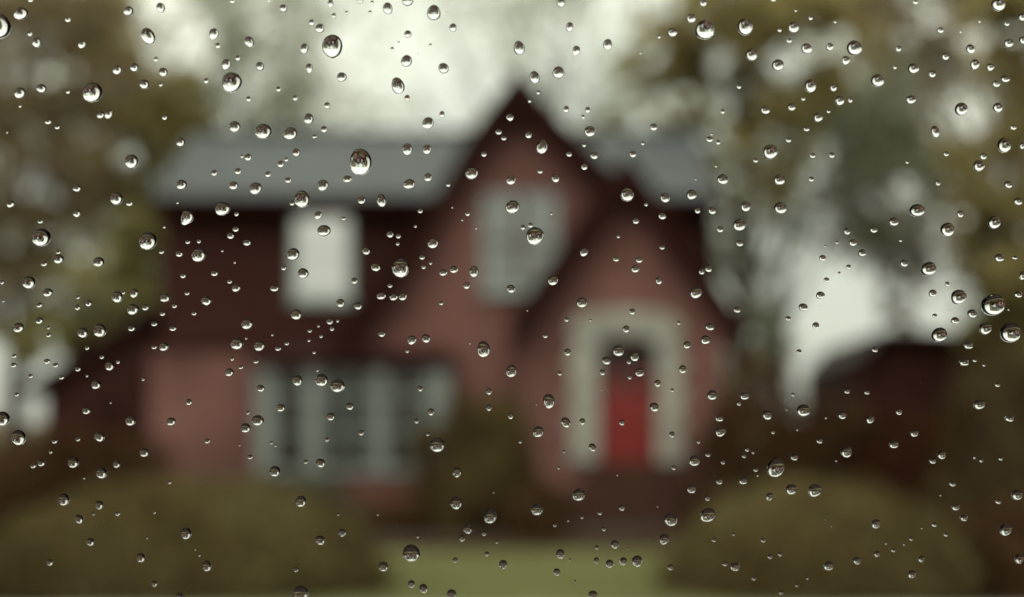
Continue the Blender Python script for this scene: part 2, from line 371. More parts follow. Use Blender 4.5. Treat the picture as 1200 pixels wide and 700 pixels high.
# ------------------------------------------------------------------ raindrops: traced list
# one line per 200 x 140 px tile of the pane: origin, then  x y w [h [tilt]]  in fifths of a pixel
TRACED = """
0 0|-6 157 136 140|122 80 80 68|180 2 30 20|398 115 34 30|176 198 26|215 250 50 54|480 260 46 42|752 64 52|941 46 48 58|868 214 76 98 35|687 410 52|786 396 48|845 494 54|957 424 50|914 348 24|942 496 20|117 545 64 60|243 519 56 50|543 543 110 114|398 538 22|590 674 44 42|635 668 50|964 688 28|117 622 16
200 0|362 6 36 26|576 2 18|660 48 42|937 20 34 44|956 92 24|254 198 56 60|277 268 28|460 246 50 66 20|826 132 34|874 166 50|947 272 118 130|326 376 52 56|394 340 28|357 484 114|523 388 44 50|783 284 44 56|812 398 38 50 15|209 474 30|457 580 30|632 522 26|730 574 28|916 618 36|808 696 54 60|1002 452 54
400 0|110 2 40 36|30 74 18|168 72 18|180 14 18|272 50 54 66 15|388 2 64|542 76 76 86|654 162 42 46|390 200 42|298 286 18|336 248 12|522 264 16|382 358 62 66|599 400 58 60|332 504 72 96 20|386 574 32 34|590 670 32 36|988 688 44
600 0|287 14 46 54|338 158 42 54|42 282 62 78 15|376 296 46 52|272 426 66 68|132 454 57 70 15|560 262 52 62|940 190 52|862 216 18|752 310 12|154 542 20|103 592 18|317 640 34 38|443 644 32 34|416 684 20
800 0|121 18 40 38|50 108 50 52|130 176 108 110|366 158 86 96|531 0 26 14|650 162 62 60|750 106 22|568 176 22|624 238 34 28|663 62 14|893 128 16|404 322 66 70|726 284 60|862 274 42 44|1006 282 86 84|956 354 48|558 382 66 68|750 504 68 74|884 514 40 42|330 508 24|707 578 22|920 590 50 58|982 586 24 28|638 628 44 42|484 646 50 46|855 652 20|234 654 24|793 688 50 56
1000 0|364 12 34 26|850 28 80 70|900 140 32 26|992 102 50 46|510 178 38 32|628 186 14|740 126 14|264 286 34|910 254 52 48|995 236 44 42|686 288 50 52|540 332 42 40|351 402 60|462 434 42 40|712 378 54 56|803 394 44 42|142 472 74 72|244 394 20|890 464 50 40|838 492 46 38|337 584 56 50|632 640 72 78|847 630 56 54
0 140|282 14 40 28|336 46 28 20|42 76 12|770 246 80|450 404 50 42|62 496 48 36|682 464 74|758 492 40 32|450 550 46|236 598 34 22|242 692 106 110|868 713 102 106|962 630 16
200 140|376 44 66 64|543 72 92|702 84 76 72|58 132 48 52|898 58 38 36|843 100 26 20|453 222 42 40|418 216 18|735 194 46|644 262 40 38|678 234 22|394 304 40 36|255 314 36 34|570 322 36 32|368 388 52 46|688 356 38 32|64 382 58|498 404 72 68|892 386 64|40 488 14|770 468 88 98|711 492 30 26|304 524 88 76|97 572 74 84|386 554 24|381 644 36 30|351 682 42 38|864 560 46 44|898 652 76 68
400 140|508 22 66|922 74 38 32|952 110 32 26|386 176 60 66|502 176 48 54|113 250 128 150 15|836 204 28|36 350 50 42|764 316 72 74|508 340 46 48|398 380 66 58|626 382 24|119 474 42|236 476 52 74 15|462 536 30 28|14 580 30 18|740 552 26|434 626 16|708 590 12|790 638 12|650 516 10|286 674 40 38|334 684 30 28|994 356 54|1003 514 80 78
600 140|456 72 62 64|97 92 38|176 162 64 76|423 150 22|335 204 34 30|482 212 44 42|424 278 38|830 46 42|766 140 20|709 204 40 38|165 304 32 28|255 346 46 48|675 440 78 82|896 460 54 56|786 498 20|880 566 44 42|726 596 38 34|623 686 18|230 552 14|108 620 28 26|64 632 26|134 684 104
800 140|158 116 40 34|208 134 24|170 86 14|195 274 14|514 190 86 84|726 56 36 28|620 120 34 30|428 240 30 26|762 212 34 30|874 210 34 32|234 352 66 60|567 354 64 60|754 350 28 26|52 442 58 60|88 534 34|174 534 46 44|370 510 58 60|573 520 74 68|220 644 40 36|334 618 74 70|964 656 40 38|76 350 12
1000 140|480 70 64 48 -65|938 46 38 30|883 152 78 86|990 154 30 36|762 216 40 38|736 272 66 64|544 202 32 28|316 250 18|497 372 26 28|908 382 46 42|966 480 52 44|373 534 86 76|627 554 40|826 604 76 74|552 646 84 80|236 600 56 50|120 646 44 38
0 280|343 118 58 54|342 78 26 20|258 146 38 30|578 136 64 60|168 256 80 74|12 254 22|20 364 14|280 314 58 50|457 342 20|454 402 34 32|518 378 40 36|230 388 38 30|230 478 46 40|686 340 66 68|785 318 52 50|723 314 20|778 412 70 64|851 402 42 36|946 76 32 24|966 346 58 50|108 520 66 56|283 520 18|284 564 28 22|484 550 64 60|584 536 76 80|770 524 44 34|903 498 38 28|952 438 34 28|510 638 26 24|903 634 34 24|960 632 56 54|84 686 30 22|596 692 26 22
200 280|100 18 30 24|165 14 22|447 22 46 38|50 88 42 36|164 94 82 80|302 70 14|375 138 14|718 90 72|776 202 64 60|662 170 28 26|72 216 34 30|256 202 42 34|345 250 30 26|383 288 52 40|608 290 50 36|96 318 28 22|209 364 60 54|22 392 32 28|137 436 32 26|12 524 44 30|447 498 66 62|736 444 62 60|995 376 48|932 484 40 36|978 480 18|945 526 24|866 510 16|815 538 24 20|881 570 20|810 594 18|840 664 20|388 614 74 70|520 626 64 60|629 642 38 28|680 612 26 22|595 562 14|442 582 14
400 280|537 26 60|330 28 20|145 72 46 44|201 166 54 50|347 172 102 110|473 108 34 28|523 142 18|482 164 24|77 246 40 36|598 198 44 42|660 180 46 44|776 192 54 64|734 274 42 40|285 274 30 26|234 334 54 44|307 340 46|360 338 46|97 394 48 44|585 376 26 22|237 556 42 38|413 592 54 52|496 584 52|386 656 22|753 612 12|833 646 76 94 15|994 293 50
600 280|422 78 48 46|240 244 58|610 118 38 30|745 124 42 34|722 176 46|880 50 32 26|861 244 40 44|410 374 60|320 472 30 28|195 568 32 26|704 426 38 36|460 476 14|669 528 42|977 492 20|326 664 42|624 656 66|719 690 52 56|90 420 10
800 280|335 26 44 36|152 176 42 38|112 192 36 34|78 316 70 66|820 112 42 36|842 240 34 28|807 330 50 44|972 164 28 24|905 20 18|835 42 14|706 400 52 46|618 466 34 28|780 508 42 40|320 416 44 34|159 516 52 44|134 592 56|25 622 42 46|682 660 28 24|917 200 16|998 22 46 42
1000 280|52 82 46 42|298 142 48 42|441 176 90 80|855 112 56 48|946 110 34 18|993 215 40 50|550 264 26 24|465 318 46 44|617 340 92 86|966 326 50 36|477 450 28 20|596 478 50 38|696 438 56 50|819 388 136 132|910 414 12|504 562 92 86|774 526 76 70|920 550 124 118|127 650 38 28|674 626 56 38|278 8 18
0 420|80 40 38 26|276 18 42 28|326 40 36 26|180 104 32 22|360 112 34 22|456 62 36 30|98 212 28 20|509 102 16|642 44 54 56|691 20 22|838 122 18|563 154 58 56|648 260 12|506 306 50 44|15 354 84 90|108 464 92|764 366 60 62|583 460 60|319 486 36 26|457 474 26 22|296 548 20|242 614 46 40|194 630 38 28|430 612 66 64|683 620 44 46|594 672 66 68|845 552 56 54|1002 370 56 48
200 420|360 2 22|410 52 28 20|499 18 34 22|343 82 50|527 176 48 42|106 256 40 36|742 130 60 62|859 70 16|884 128 76 74|978 162 82|645 290 50 46|452 318 20|511 364 70 68|439 408 58|937 342 48 46|214 484 38 30|465 578 34 26|590 494 18|614 512 14|403 508 12|916 476 30 24|792 606 30 24|878 614 56 54|610 662 62 68
400 420|463 178 32|49 282 46 44|525 314 40 42|441 368 30 28|116 436 36 32|506 444 20|562 508 86 88|865 194 36 38|864 290 34 36|992 337 36 38|997 74 62 74|677 668 54 60
600 420|553 14 52 48|685 20 26 24|530 82 36 34|280 88 30 26|748 82 54|690 110 24|853 146 42|1000 64 46 50|938 186 20|216 250 68 86 15|315 376 52 66 20|412 370 38|834 286 54|644 376 36 34|154 430 64 66|48 488 20|305 546 16|272 642 16|471 522 42 52 25|937 446 34 36|947 640 30 28|523 184 10|617 684 12|143 270 10
800 420|173 216 58 60|363 222 52 46|330 264 24|495 332 58|707 306 82 72|646 212 20|216 352 48 36|223 430 62 56|530 432 22|964 194 36 26|934 334 50 46|840 348 14|672 418 14|610 302 10|93 488 22|148 564 34 28|236 608 24|378 534 24|413 550 18|360 572 24|803 484 40 30|655 580 46 38|69 600 64 66|546 640 104 118|960 548 68|900 600 14|428 652 28 24|440 686 14
1000 420|80 200 34 24|649 24 58 38|712 12 24 16|766 40 20 14|846 156 34 22|738 272 70 54|268 314 40 36|100 358 48 44|914 354 56 30|358 440 50 42|237 506 56 46|519 566 52 50|466 602 44 30|711 580 18|750 598 22|864 588 30 20
0 560|492 2 14|374 128 66 74|580 160 52|546 212 16|463 242 52 56|688 210 34 28|905 202 18|529 376 52 50|860 352 14|825 468 54 58|290 496 42 40|903 620 38|994 26 20
200 560|763 138 64 70|90 326 64 72|143 420 12|167 454 16|210 516 54 68|876 366 58 60|733 538 28|760 676 96 94|52 698 52 50|980 214 14|1005 322 50 46
400 560|672 148 72 74|872 226 74 90|740 302 52 54|707 354 38 40|836 326 28 26|910 376 18|853 446 30 28|447 344 18|410 442 104 106|246 520 60 62|667 482 32 34|947 508 50 56|410 622 44 48|481 648 50 58|645 682 60|893 86 10|213 216 12
600 560|391 100 76|146 186 74 72|250 276 22|411 230 20|515 206 30 24|538 300 24 22|644 176 40 34|930 246 70 86 50|892 360 58 64|283 446 52 58|602 390 46 54|496 408 22|494 484 32 38|572 504 46 54|653 490 44 52|733 488 64 68|340 480 14|263 552 42 46|370 608 14|928 524 38 36|473 686 56 54|852 168 12|329 250 14|680 414 10
800 560|52 66 56 50|215 20 42 38|355 18 50 44|146 118 32 34|510 110 44 46|636 68 66|775 74 82 78|148 218 92 86|183 364 26 22|299 330 18|472 366 34 26|512 462 34 26|572 448 32 26|248 504 36 28|306 522 60 52|418 588 28 26|856 516 64 58|733 590 16|671 630 20|578 672 30 26|838 246 10|874 284 10
1000 560|583 36 44 26|960 100 70 60|851 140 40 24|600 172 50 42|648 236 48 38|133 270 56 58|476 274 38 26|543 334 28 16|340 358 30 20|236 426 30 18|402 294 14|192 384 16|299 390 14|140 446 40 38|22 485 50 48|400 476 42 40|345 564 52 48|894 304 74|974 474 56 60|512 102 12
"""

# ------------------------------------------------------------------ ground, road, kerb, path
def sheet(name, x0, x1, y0, y1, z, mat, nx=1, ny=1):
    v = [(x0 + (x1 - x0) * i / nx, y0 + (y1 - y0) * j / ny, z) for j in range(ny + 1) for i in range(nx + 1)]
    f = [(j * (nx + 1) + i, j * (nx + 1) + i + 1, (j + 1) * (nx + 1) + i + 1, (j + 1) * (nx + 1) + i) for j in range(ny) for i in range(nx)]
    o = mesh_obj(name, v, f, mat)
    o["kind"] = "structure"
    return o
sheet("ground", -900, 900, -900, 1500, 0.0, M['mulch'])
sheet("lawn", -3.3, 3.0, 9.6, 16.6, 0.006, M['lawn'])
sheet("road", -300, 300, -6.0, 9.4, 0.004, M['asphalt'])
kb = MB(); kb.box(-300, 300, 9.4, 9.58, -0.05, 0.12)
tag(kb.build("kerb", M['kerb']), kind="structure")
# walk from the steps to the lawn, and the planting bed along the house
def ribbon(name, pts, w, z, mat):
    v, f = [], []
    for i, p in enumerate(pts):
        p = Vector(p); a = Vector(pts[max(i - 1, 0)]); b = Vector(pts[min(i + 1, len(pts) - 1)])
        d = (b - a).normalized(); n = Vector((-d.y, d.x)) * w / 2
        v += [(p.x + n.x, p.y + n.y, z), (p.x - n.x, p.y - n.y, z)]
    for i in range(len(pts) - 1):
        f.append((2 * i, 2 * i + 1, 2 * i + 3, 2 * i + 2))
    o = mesh_obj(name, v, f, mat); o["kind"] = "structure"
    return o
ribbon("planting_bed", [(-12, 23.2), (-4, 23.3), (4, 23.2), (13, 23.4)], 3.6, 0.004, M['mulch'])
ribbon("garden_path", [(2.0, 23.6), (1.8, 22.2), (0.9, 20.6), (-0.6, 19.6), (-3.0, 19.2), (-7, 19.2), (-14, 19.3)], 1.9, 0.008, M['path'])

def blades(name, n, x0, x1, y0, y1, h, mat):
    P = np.stack([RNG.uniform(x0, x1, n), RNG.uniform(y0, y1, n), np.zeros(n)], 1)
    a = RNG.uniform(0, 2 * np.pi, n)
    w = 0.012
    H = RNG.uniform(0.6, 1.2, n) * h
    lean = RNG.normal(0, 0.025, (n, 2))
    d = np.stack([np.cos(a), np.sin(a), np.zeros(n)], 1) * w
    top = P + np.stack([lean[:, 0], lean[:, 1], H], 1)
    V = np.stack([P - d, P + d, top], 1).reshape(-1, 3)
    me = bpy.data.meshes.new(name)
    me.vertices.add(3 * n); me.vertices.foreach_set("co", V.ravel().astype(np.float32))
    me.loops.add(3 * n); me.loops.foreach_set("vertex_index", np.arange(3 * n, dtype=np.int32))
    me.polygons.add(n); me.polygons.foreach_set("loop_start", np.arange(0, 3 * n, 3, dtype=np.int32))
    me.materials.append(mat); me.update(calc_edges=True)
    o = bpy.data.objects.new(name, me); COL.objects.link(o)
    return o
g = blades("grass", 60000, -3.3, 3.0, 9.7, 16.7, 0.06, M['grass_blade'])
tag(g, "yellow green lawn grass growing between the two rounded hedges", "grass", kind="stuff")

# ------------------------------------------------------------------ the brick house
def new_house():
    H = empty("brick_house", (0, 25.6, 0))
    tag(H, "red brick two storey house with grey slate roof, two steep front gables and red door", "house")
    return H
house = new_house()
def hpart(mb, name, mat, parent=None, smooth=False):
    o = mb.build(name, mat, None, smooth)
    par = parent or house
    o.parent = par
    o.matrix_parent_inverse = Matrix.Translation(-Vector(house.location))
    return o

YM, YG, YP = 26.4, 25.6, 24.7     # main wall, tall gable wall, porch gable wall
YW = 25.9                         # ground-floor wall left of the gable
def poly(mb, pts, Y, depth):
    mb.prism([(X(a, Y), Z(b, Y)) for a, b in pts], Y, Y + depth)

# upper and lower main walls
m = MB(); x0, x1 = X(190, YM), X(838, YM)
m.box(x0, x1, YM, 33.0, Z(405, YM), Z(224, YM)); hpart(m, "upper_wall", M['siding'])
m = MB(); m.box(X(176, YW), X(845, YW), YW, 33.1, 0, Z(404, YW)); hpart(m, "lower_wall", M['brick'])
m = MB(); m.box(X(172, YW), X(600, YW), YW - 0.10, YW, Z(409, YW), Z(399, YW)); hpart(m, "timber_band", M['siding'])
# main slate roof, hipped on its left end
ye, yr = 25.95, 29.6
ze, zr = Z(230, ye), Z(158, yr)
xl, xr = X(184, ye), X(842, ye)
rl = X(232, yr)
rr = xr + 0.05
m = MB()
m.slab((xl, ye, ze), (xr, ye, ze), (rr, yr, zr), (rl, yr, zr), 0.14)
m.slab((xl, 33.2, ze), (xl, ye, ze), (rl, yr, zr), (rl, yr + 0.01, zr), 0.14)
m.slab((xr, 33.2, ze), (xl, 33.2, ze), (rl, yr, zr), (rr, yr, zr), 0.14)
hpart(m, "roof", M['slate'])
m = MB(); m.prism([(0, 0), (1, 0), (1, 1)], 0, 1); m.v = []; m.f = []
# right end wall triangle
m.add([(x1, YM, Z(225, YM)), (x1, 33.0, Z(225, YM)), (x1, yr, zr - 0.2), (x1 - .2, YM, Z(225, YM)), (x1 - .2, 33.0, Z(225, YM)), (x1 - .2, yr, zr - 0.2)],
      [(0, 1, 2), (5, 4, 3), (0, 2, 5, 3), (1, 4, 5, 2), (0, 3, 4, 1)])
hpart(m, "gable_end", M['siding'])
m = MB(); m.box(xl - 0.05, xr + 0.05, ye - 0.14, ye - 0.02, ze - 0.20, ze - 0.02); hpart(m, "gutter", M['trim_dark'])
m = MB(); m.box(xl, xr, ye - 0.01, YM - 0.003, ze - 0.24, ze - 0.17); hpart(m, "soffit", M['trim_dark'])
m = MB(); m.tube([(rl, yr, zr + .02), (rr, yr, zr + .02)], [0.09, 0.09]); hpart(m, "ridge_cap", M['slate'])
m = MB(); m.tube([(X(833, YM), YM - 0.06, ze - 0.25), (X(833, YM), YM - 0.06, Z(404, YM))], [0.05, 0.05]); hpart(m, "downpipe", M['trim_dark'])

# the tall gable
m = MB(); poly(m, [(607, 110), (700, 200), (720, 240), (720, 612), (404, 612), (404, 395), (480, 300), (552, 178)], YG, 0.35)
hpart(m, "gable_wall", M['brick'])
def gable_roof(points_l, points_r, Y, back, thick, over, name_mat, trim):
    """points from apex down each side in pixels on plane Y; roof runs from Y-over to back"""
    Yf = Y - over
    m = MB(); b = MB()
    for pts in (points_l, points_r):
        q = [(X(a, Y), Z(c, Y)) for a, c in pts]
        for (xa, za), (xb, zb) in zip(q[:-1], q[1:]):
            m.slab((xa, Yf, za), (xb, Yf, zb), (xb, back, zb), (xa, back, za), thick)
            pass
        # bargeboard: made deeper so its dark colour also covers the eave shadow
        drop_ = 0.74
        low = [(xa, za - drop_) for xa, za in q]
        for k in range(len(q) - 1):
            b.prism([(q[k][0], q[k][1] - .02), (q[k + 1][0], q[k + 1][1] - .02), low[k + 1], low[k]], Yf - 0.05, Yf - 0.004)
    hpart(m, "gable_roof", M[name_mat])
    hpart(b, "bargeboard", trim)
gable_roof([(607, 86), (556, 152), (512, 230), (460, 312), (385, 408)], [(607, 86), (652, 139), (700, 187), (742, 232)], YG, 29.0, 0.12, 0.35, 'roof_dark', M['trim_dark'])

# the porch gable with the door
m = MB(); poly(m, [(733, 214), (848, 370), (848, 612), (616, 612), (616, 370)], YP, 1.1)
hpart(m, "porch_wall", M['brick'])
gable_roof([(733, 184), (668, 272), (598, 376)], [(733, 184), (798, 272), (870, 382)], YP, 28.0, 0.12, 0.35, 'roof_dark', M['trim_dark'])

# windows: a frame, glass, bars, and what hangs behind the glass
def window(x0p, x1p, y0p, y1p, Y, cols, rows, back, glass='glass', bar_mat='white', frame=0.09, name="window", bars=0.03, proud=0.05):
    """pixel rectangle on plane Y"""
    xa, xb, za, zb = X(x0p, Y), X(x1p, Y), Z(y1p, Y), Z(y0p, Y)
    m = MB()
    yf, yb = Y - proud, Y - 0.003
    m.box(xa, xa + frame, yf, yb, za, zb); m.box(xb - frame, xb, yf, yb, za, zb)
    m.box(xa + frame, xb - frame, yf, yb, zb - frame, zb); m.box(xa + frame, xb - frame, yf, yb, za, za + frame)
    w = hpart(m, name, M['white'])
    def sub(mb, nm, mat):
        o = mb.build(nm, mat); o.parent = w
        return o
    xi0, xi1, zi0, zi1 = xa + frame, xb - frame, za + frame, zb - frame
    for i in range(1, cols):
        x = xi0 + (xi1 - xi0) * i / cols
        mm = MB(); mm.box(x - bars, x + bars, yf + 0.005, yb - 0.012, zi0, zi1); sub(mm, "mullion", M[bar_mat])
    for j in range(1, rows):
        z = zi0 + (zi1 - zi0) * j / rows
        mm = MB(); mm.box(xi0, xi1, yf + 0.012, yb - 0.014, z - bars * .7, z + bars * .7); sub(mm, "glazing_bar", M[bar_mat])
    for i in range(cols):
        for j in range(rows):
            a = xi0 + (xi1 - xi0) * i / cols; b = xi0 + (xi1 - xi0) * (i + 1) / cols
            c = zi0 + (zi1 - zi0) * j / rows; d = zi0 + (zi1 - zi0) * (j + 1) / rows
            mesh = mesh_obj("pane", [(a, yb - 0.010, c), (b, yb - 0.010, c), (b, yb - 0.010, d), (a, yb - 0.010, d)], [(0, 1, 2, 3)], M[glass]); mesh.parent = w
    mm = MB(); mm.box(xi0, xi1, yb - 0.006, yb - 0.001, zi0, zi1); sub(mm, "blind" if back in ('blind', 'curtain') else "dark_interior", M[back])  # behind the gable panes this sheet is pale, painted for reflected sky
    mm = MB(); mm.box(xa - 0.06, xb + 0.06, yf - 0.06, yb, za - 0.07, za - 0.003); sub(mm, "sill", M['white'])
    return w
wu = window(343, 412, 243, 352, YM, 1, 2, 'blind', glass='glass_bright', name="upstairs_window", frame=0.07, bars=0.015)
wg = window(566, 653, 228, 342, YG, 2, 2, 'curtain_pale', glass='glass_bright2', name="gable_window", frame=0.09, bars=0.028) if False else None
M['curtain_pale'] = material('pale_curtain', (0.40, 0.46, 0.43), (0.56, 0.62, 0.57), 2, 0.85, stretch=(4, 1, 0.5))  # lightened to stand in for sky reflected by the gable panes
wg = window(566, 653, 228, 342, YG, 2, 2, 'curtain_pale', glass='glass_bright2', bar_mat='siding', name="gable_window", frame=0.08, bars=0.05)

# bow window: three canted bays on a plinth
bay = MB()
xa, xb = X(300, 25.0), X(526, 25.0)
zb0, zb1 = Z(556, 25.0), Z(424, 25.0)
yb_ = 24.95
bay.prism([(xa, zb0), (xb, zb0), (xb, zb0 + 0.12), (xa, zb0 + 0.12)], yb_, YG - 0.003)
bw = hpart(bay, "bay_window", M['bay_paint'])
mm = MB(); mm.box(xa - .05, xb + .05, yb_ - 0.06, YG - 0.004, zb1 - 0.12, zb1); fb = mm.build('fascia', M['trim_dark']); fb.parent = bw
def bsub(mb, nm, mat):
    o = mb.build(nm, mat); o.parent = bw
    return o
edges = [(300, 323), (357, 377), (435, 453), (500, 526)]          # white posts, in pixels at the bay's face
for a, b in edges:
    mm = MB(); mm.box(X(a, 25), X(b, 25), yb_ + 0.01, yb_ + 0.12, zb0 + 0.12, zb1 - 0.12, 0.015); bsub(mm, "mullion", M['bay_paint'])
glz = [(323, 357), (377, 435), (453, 500)]
for k, (a, b) in enumerate(glz):
    A, B = X(a, 25), X(b, 25)
    for py in (464, 505):
        z = Z(py, 25); mm = MB(); mm.box(A, B, yb_ + 0.03, yb_ + 0.07, z - 0.03, z + 0.03); bsub(mm, "glazing_bar", M['bay_paint'])
    if b - a > 40:
        mid = (A + B) / 2; mm = MB(); mm.box(mid - .03, mid + .03, yb_ + 0.032, yb_ + 0.068, zb0 + 0.12, zb1 - 0.12); bsub(mm, "glazing_bar", M['bay_paint'])
    for (p, q) in ((424, 464), (464, 505), (505, 556)):
        zt = min(Z(p, 25), zb1 - 0.12); zl = max(Z(q, 25), zb0 + 0.12)
        pn = mesh_obj("pane", [(A, yb_ + 0.05, zl), (B, yb_ + 0.05, zl), (B, yb_ + 0.05, zt), (A, yb_ + 0.05, zt)], [(0, 1, 2, 3)], M['glass_dim']); pn.parent = bw
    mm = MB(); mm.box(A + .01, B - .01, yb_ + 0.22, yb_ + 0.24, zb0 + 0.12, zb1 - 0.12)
    bsub(mm, "curtain", M['curtain'] if k == 1 else M['room'])  # side lights get a dark sheet painting the unlit room behind
mm = MB(); mm.box(xa + .03, xb - .03, yb_ + 0.05, YG - 0.01, 0, zb0 - 0.003); bsub(mm, "plinth", M['brick_dark'])
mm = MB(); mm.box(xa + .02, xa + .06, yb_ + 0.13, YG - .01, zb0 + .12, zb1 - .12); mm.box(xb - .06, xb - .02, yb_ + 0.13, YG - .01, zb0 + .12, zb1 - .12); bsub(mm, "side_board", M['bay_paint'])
mm = MB(); mm.add([(xa - .1, yb_ - .12, zb1 + .002), (xb + .1, yb_ - .12, zb1 + .002), (xb + .1, YG - .01, zb1 + .002), (xa - .1, YG - .01, zb1 + .002), (xa + .05, YG - .012, zb1 + .30), (xb - .05, YG - .012, zb1 + .30)],
                  [(3, 2, 1, 0), (0, 1, 5, 4), (1, 2, 5), (3, 0, 4), (2, 3, 4, 5)]); bsub(mm, "bay_roof", M['roof_dark'])

# door, its dark head and the stone surround of separate blocks
YD = YP
ds = MB(); ds.box(X(699, YD), X(771, YD), YD - 0.02, YD - 0.004, Z(541, YD), Z(400, YD))
dframe = hpart(ds, "door_recess", M['room'])
dm = MB(); xa, xb, za, zb = X(704, YD), X(767, YD), Z(541, YD), Z(438, YD)
dm.box(xa, xb, YD - 0.075, YD - 0.022, za, zb)
for (u0, u1, v0, v1) in ((.12, .46, .08, .38), (.54, .88, .08, .38), (.12, .46, .44, .74), (.54, .88, .44, .74)):
    dm.box(xa + (xb - xa) * u0, xa + (xb - xa) * u1, YD - 0.092, YD - 0.076, za + (zb - za) * v0, za + (zb - za) * v1, 0.02)
door = hpart(dm, "door", M['door'])
for u0, u1 in ((.12, .46), (.54, .88)):
    A, B = xa + (xb - xa) * u0, xa + (xb - xa) * u1; C_, D_ = za + (zb - za) * .80, za + (zb - za) * .95
    q_ = MB(); q_.box(A, B, YD - 0.079, YD - 0.0752, C_, D_); q = q_.build("pane", M['door_glass']); q.parent = door
hn = MB(); hn.tube([(xb - .08, YD - 0.075, za + .78), (xb - .08, YD - 0.13, za + .78)], [0.018, 0.018]); hn.tube([(xb - .08, YD - 0.13, za + .78), (xb - .20, YD - 0.13, za + .78)], [0.014, 0.012])
o = hn.build("handle", M['brass']); o.parent = door
tr = MB(); tr.box(xa, xb, YD - 0.07, YD - 0.024, Z(438, YD) + .004, Z(412, YD)); transom = hpart(tr, "transom", M['siding'])
pn = mesh_obj("pane", [(xa + .06, YD - .073, Z(434, YD)), (xb - .06, YD - .073, Z(434, YD)), (xb - .06, YD - .073, Z(416, YD)), (xa + .06, YD - .073, Z(416, YD))], [(0, 1, 2, 3)], M['glass_dim']); pn.parent = transom
# surround: quoined jambs, arched head
sur = MB(); sur.box(X(666, YD), X(701, YD), YD - 0.05, YD - 0.003, Z(545, YD), Z(545, YD) + 0.02)
surround = hpart(sur, "door_surround", M['stone'])
def stone(pts, y0, y1):
    mm = MB(); mm.prism(pts, y0, y1); o = mm.build("stone", M['stone']); o.parent = surround
zb_, zt_ = Z(541, YD), Z(402, YD)
nst = 8
for side in (0, 1):
    for i in range(nst):
        za = zb_ + (zt_ - zb_) * i / nst + 0.008; zc = zb_ + (zt_ - zb_) * (i + 1) / nst - 0.008
        wide = (i % 2 == 0)
        if side == 0: a, b = X(665 if wide else 671, YD), X(700, YD)
        else: a, b = X(770, YD), X(801 if wide else 795, YD)
        d = 0.15 + 0.02 * random.random()
        stone([(a, za), (b, za), (b, zc), (a, zc)], YD - d, YD - 0.004)
# head: voussoirs between an inner flat-arched curve and an outer rounded one
def inner(t): return (X(700, YD) + (X(770, YD) - X(700, YD)) * t, zt_ + 0.12 * math.sin(math.pi * t))
def outer(t):
    a = math.pi * (1 - t)
    cx = (X(667, YD) + X(799, YD)) / 2; rx = (X(799, YD) - X(667, YD)) / 2
    c, s = math.cos(a), math.sin(a)
    return (cx + rx * math.copysign(abs(c) ** .6, c), zt_ + 0.57 * abs(s) ** .55)
nv = 9
for i in range(nv):
    t0, t1 = i / nv + .006, (i + 1) / nv - .006
    d = 0.17 + 0.02 * random.random() + (0.03 if i == nv // 2 else 0)
    stone([inner(t0), inner(t1), outer(t1), outer((t0 + t1) / 2), outer(t0)], YD - d, YD - 0.004)
# steps
for k in range(5):
    z1 = Z(541, YD) - k * 0.205
    w = 0.12 * k
    mm = MB(); mm.box(X(688, YD) - w, X(786, YD) + w, YD - 0.45 - 0.30 * k, YD - 0.003 if k == 0 else YD - 0.45 - 0.30 * (k - 1) - .003, 0 if z1 < .3 else 0.0, z1)
    hpart(mm, "step", M['step'])
# low wing on the left
YL = 27.2
m = MB(); poly(m, [(52, 602), (52, 452), (180, 374), (180, 602)], YL, 4.5); hpart(m, "wing_wall", M['siding'])
m = MB(); m.slab((X(30, YL), YL - .3, Z(456, YL)), (X(186, YL), YL - .3, Z(356, YL)), (X(186, YL), YL + 4.7, Z(356, YL)), (X(30, YL), YL + 4.7, Z(456, YL)), 0.16)
hpart(m, "wing_roof", M['roof_dark'])
m = MB(); m.box(X(112, YL), X(140, YL), YL - .05, YL - .004, 0.02, Z(470, YL)); hpart(m, "wing_door", M['trim_dark'])

# ------------------------------------------------------------------ other buildings
def shed():
    Y = 33.0
    s = empty("garage", (X(1090, Y), Y, 0))
    tag(s, "dark brown garage with shallow gabled roof beyond the shrubs beside the brick house", "garage")
    inv = Matrix.Translation(-Vector(s.location))
    def sp(mb, nm, mat):
        o = mb.build(nm, mat); o.parent = s; o.matrix_parent_inverse = inv; return o
    m = MB(); poly(m, [(1003, 600), (1006, 425), (1034, 402), (1290, 402), (1290, 600)], Y, 6); sp(m, "wall", M['siding'])
    m = MB()
    m.slab((X(1002, Y), Y - .4, Z(424, Y)), (X(1032, Y), Y - .4, Z(388, Y)), (X(1032, Y), Y + 6, Z(388, Y)), (X(1002, Y), Y + 6, Z(424, Y)), 0.14)
    m.slab((X(1032, Y), Y - .4, Z(388, Y)), (X(1300, Y), Y - .4, Z(394, Y)), (X(1300, Y), Y + 6, Z(394, Y)), (X(1032, Y), Y + 6, Z(388, Y)), 0.14)
    sp(m, "roof", M['roof_dark'])
    m = MB(); m.box(X(1020, Y), X(1065, Y), Y - .06, Y - .004, 0.02, 2.2); d = sp(m, "door", M['trim_dark'])
    m = MB(); m.box(X(1120, Y), X(1160, Y), Y - .06, Y - .004, 1.2, 2.1); w = sp(m, "window", M['trim_dark'])
    pn = mesh_obj("pane", [(X(1124, Y), Y - .064, 1.28), (X(1156, Y), Y - .064, 1.28), (X(1156, Y), Y - .064, 2.02), (X(1124, Y), Y - .064, 2.02)], [(0, 1, 2, 3)], M['glass_dim']); pn.parent = w
shed()

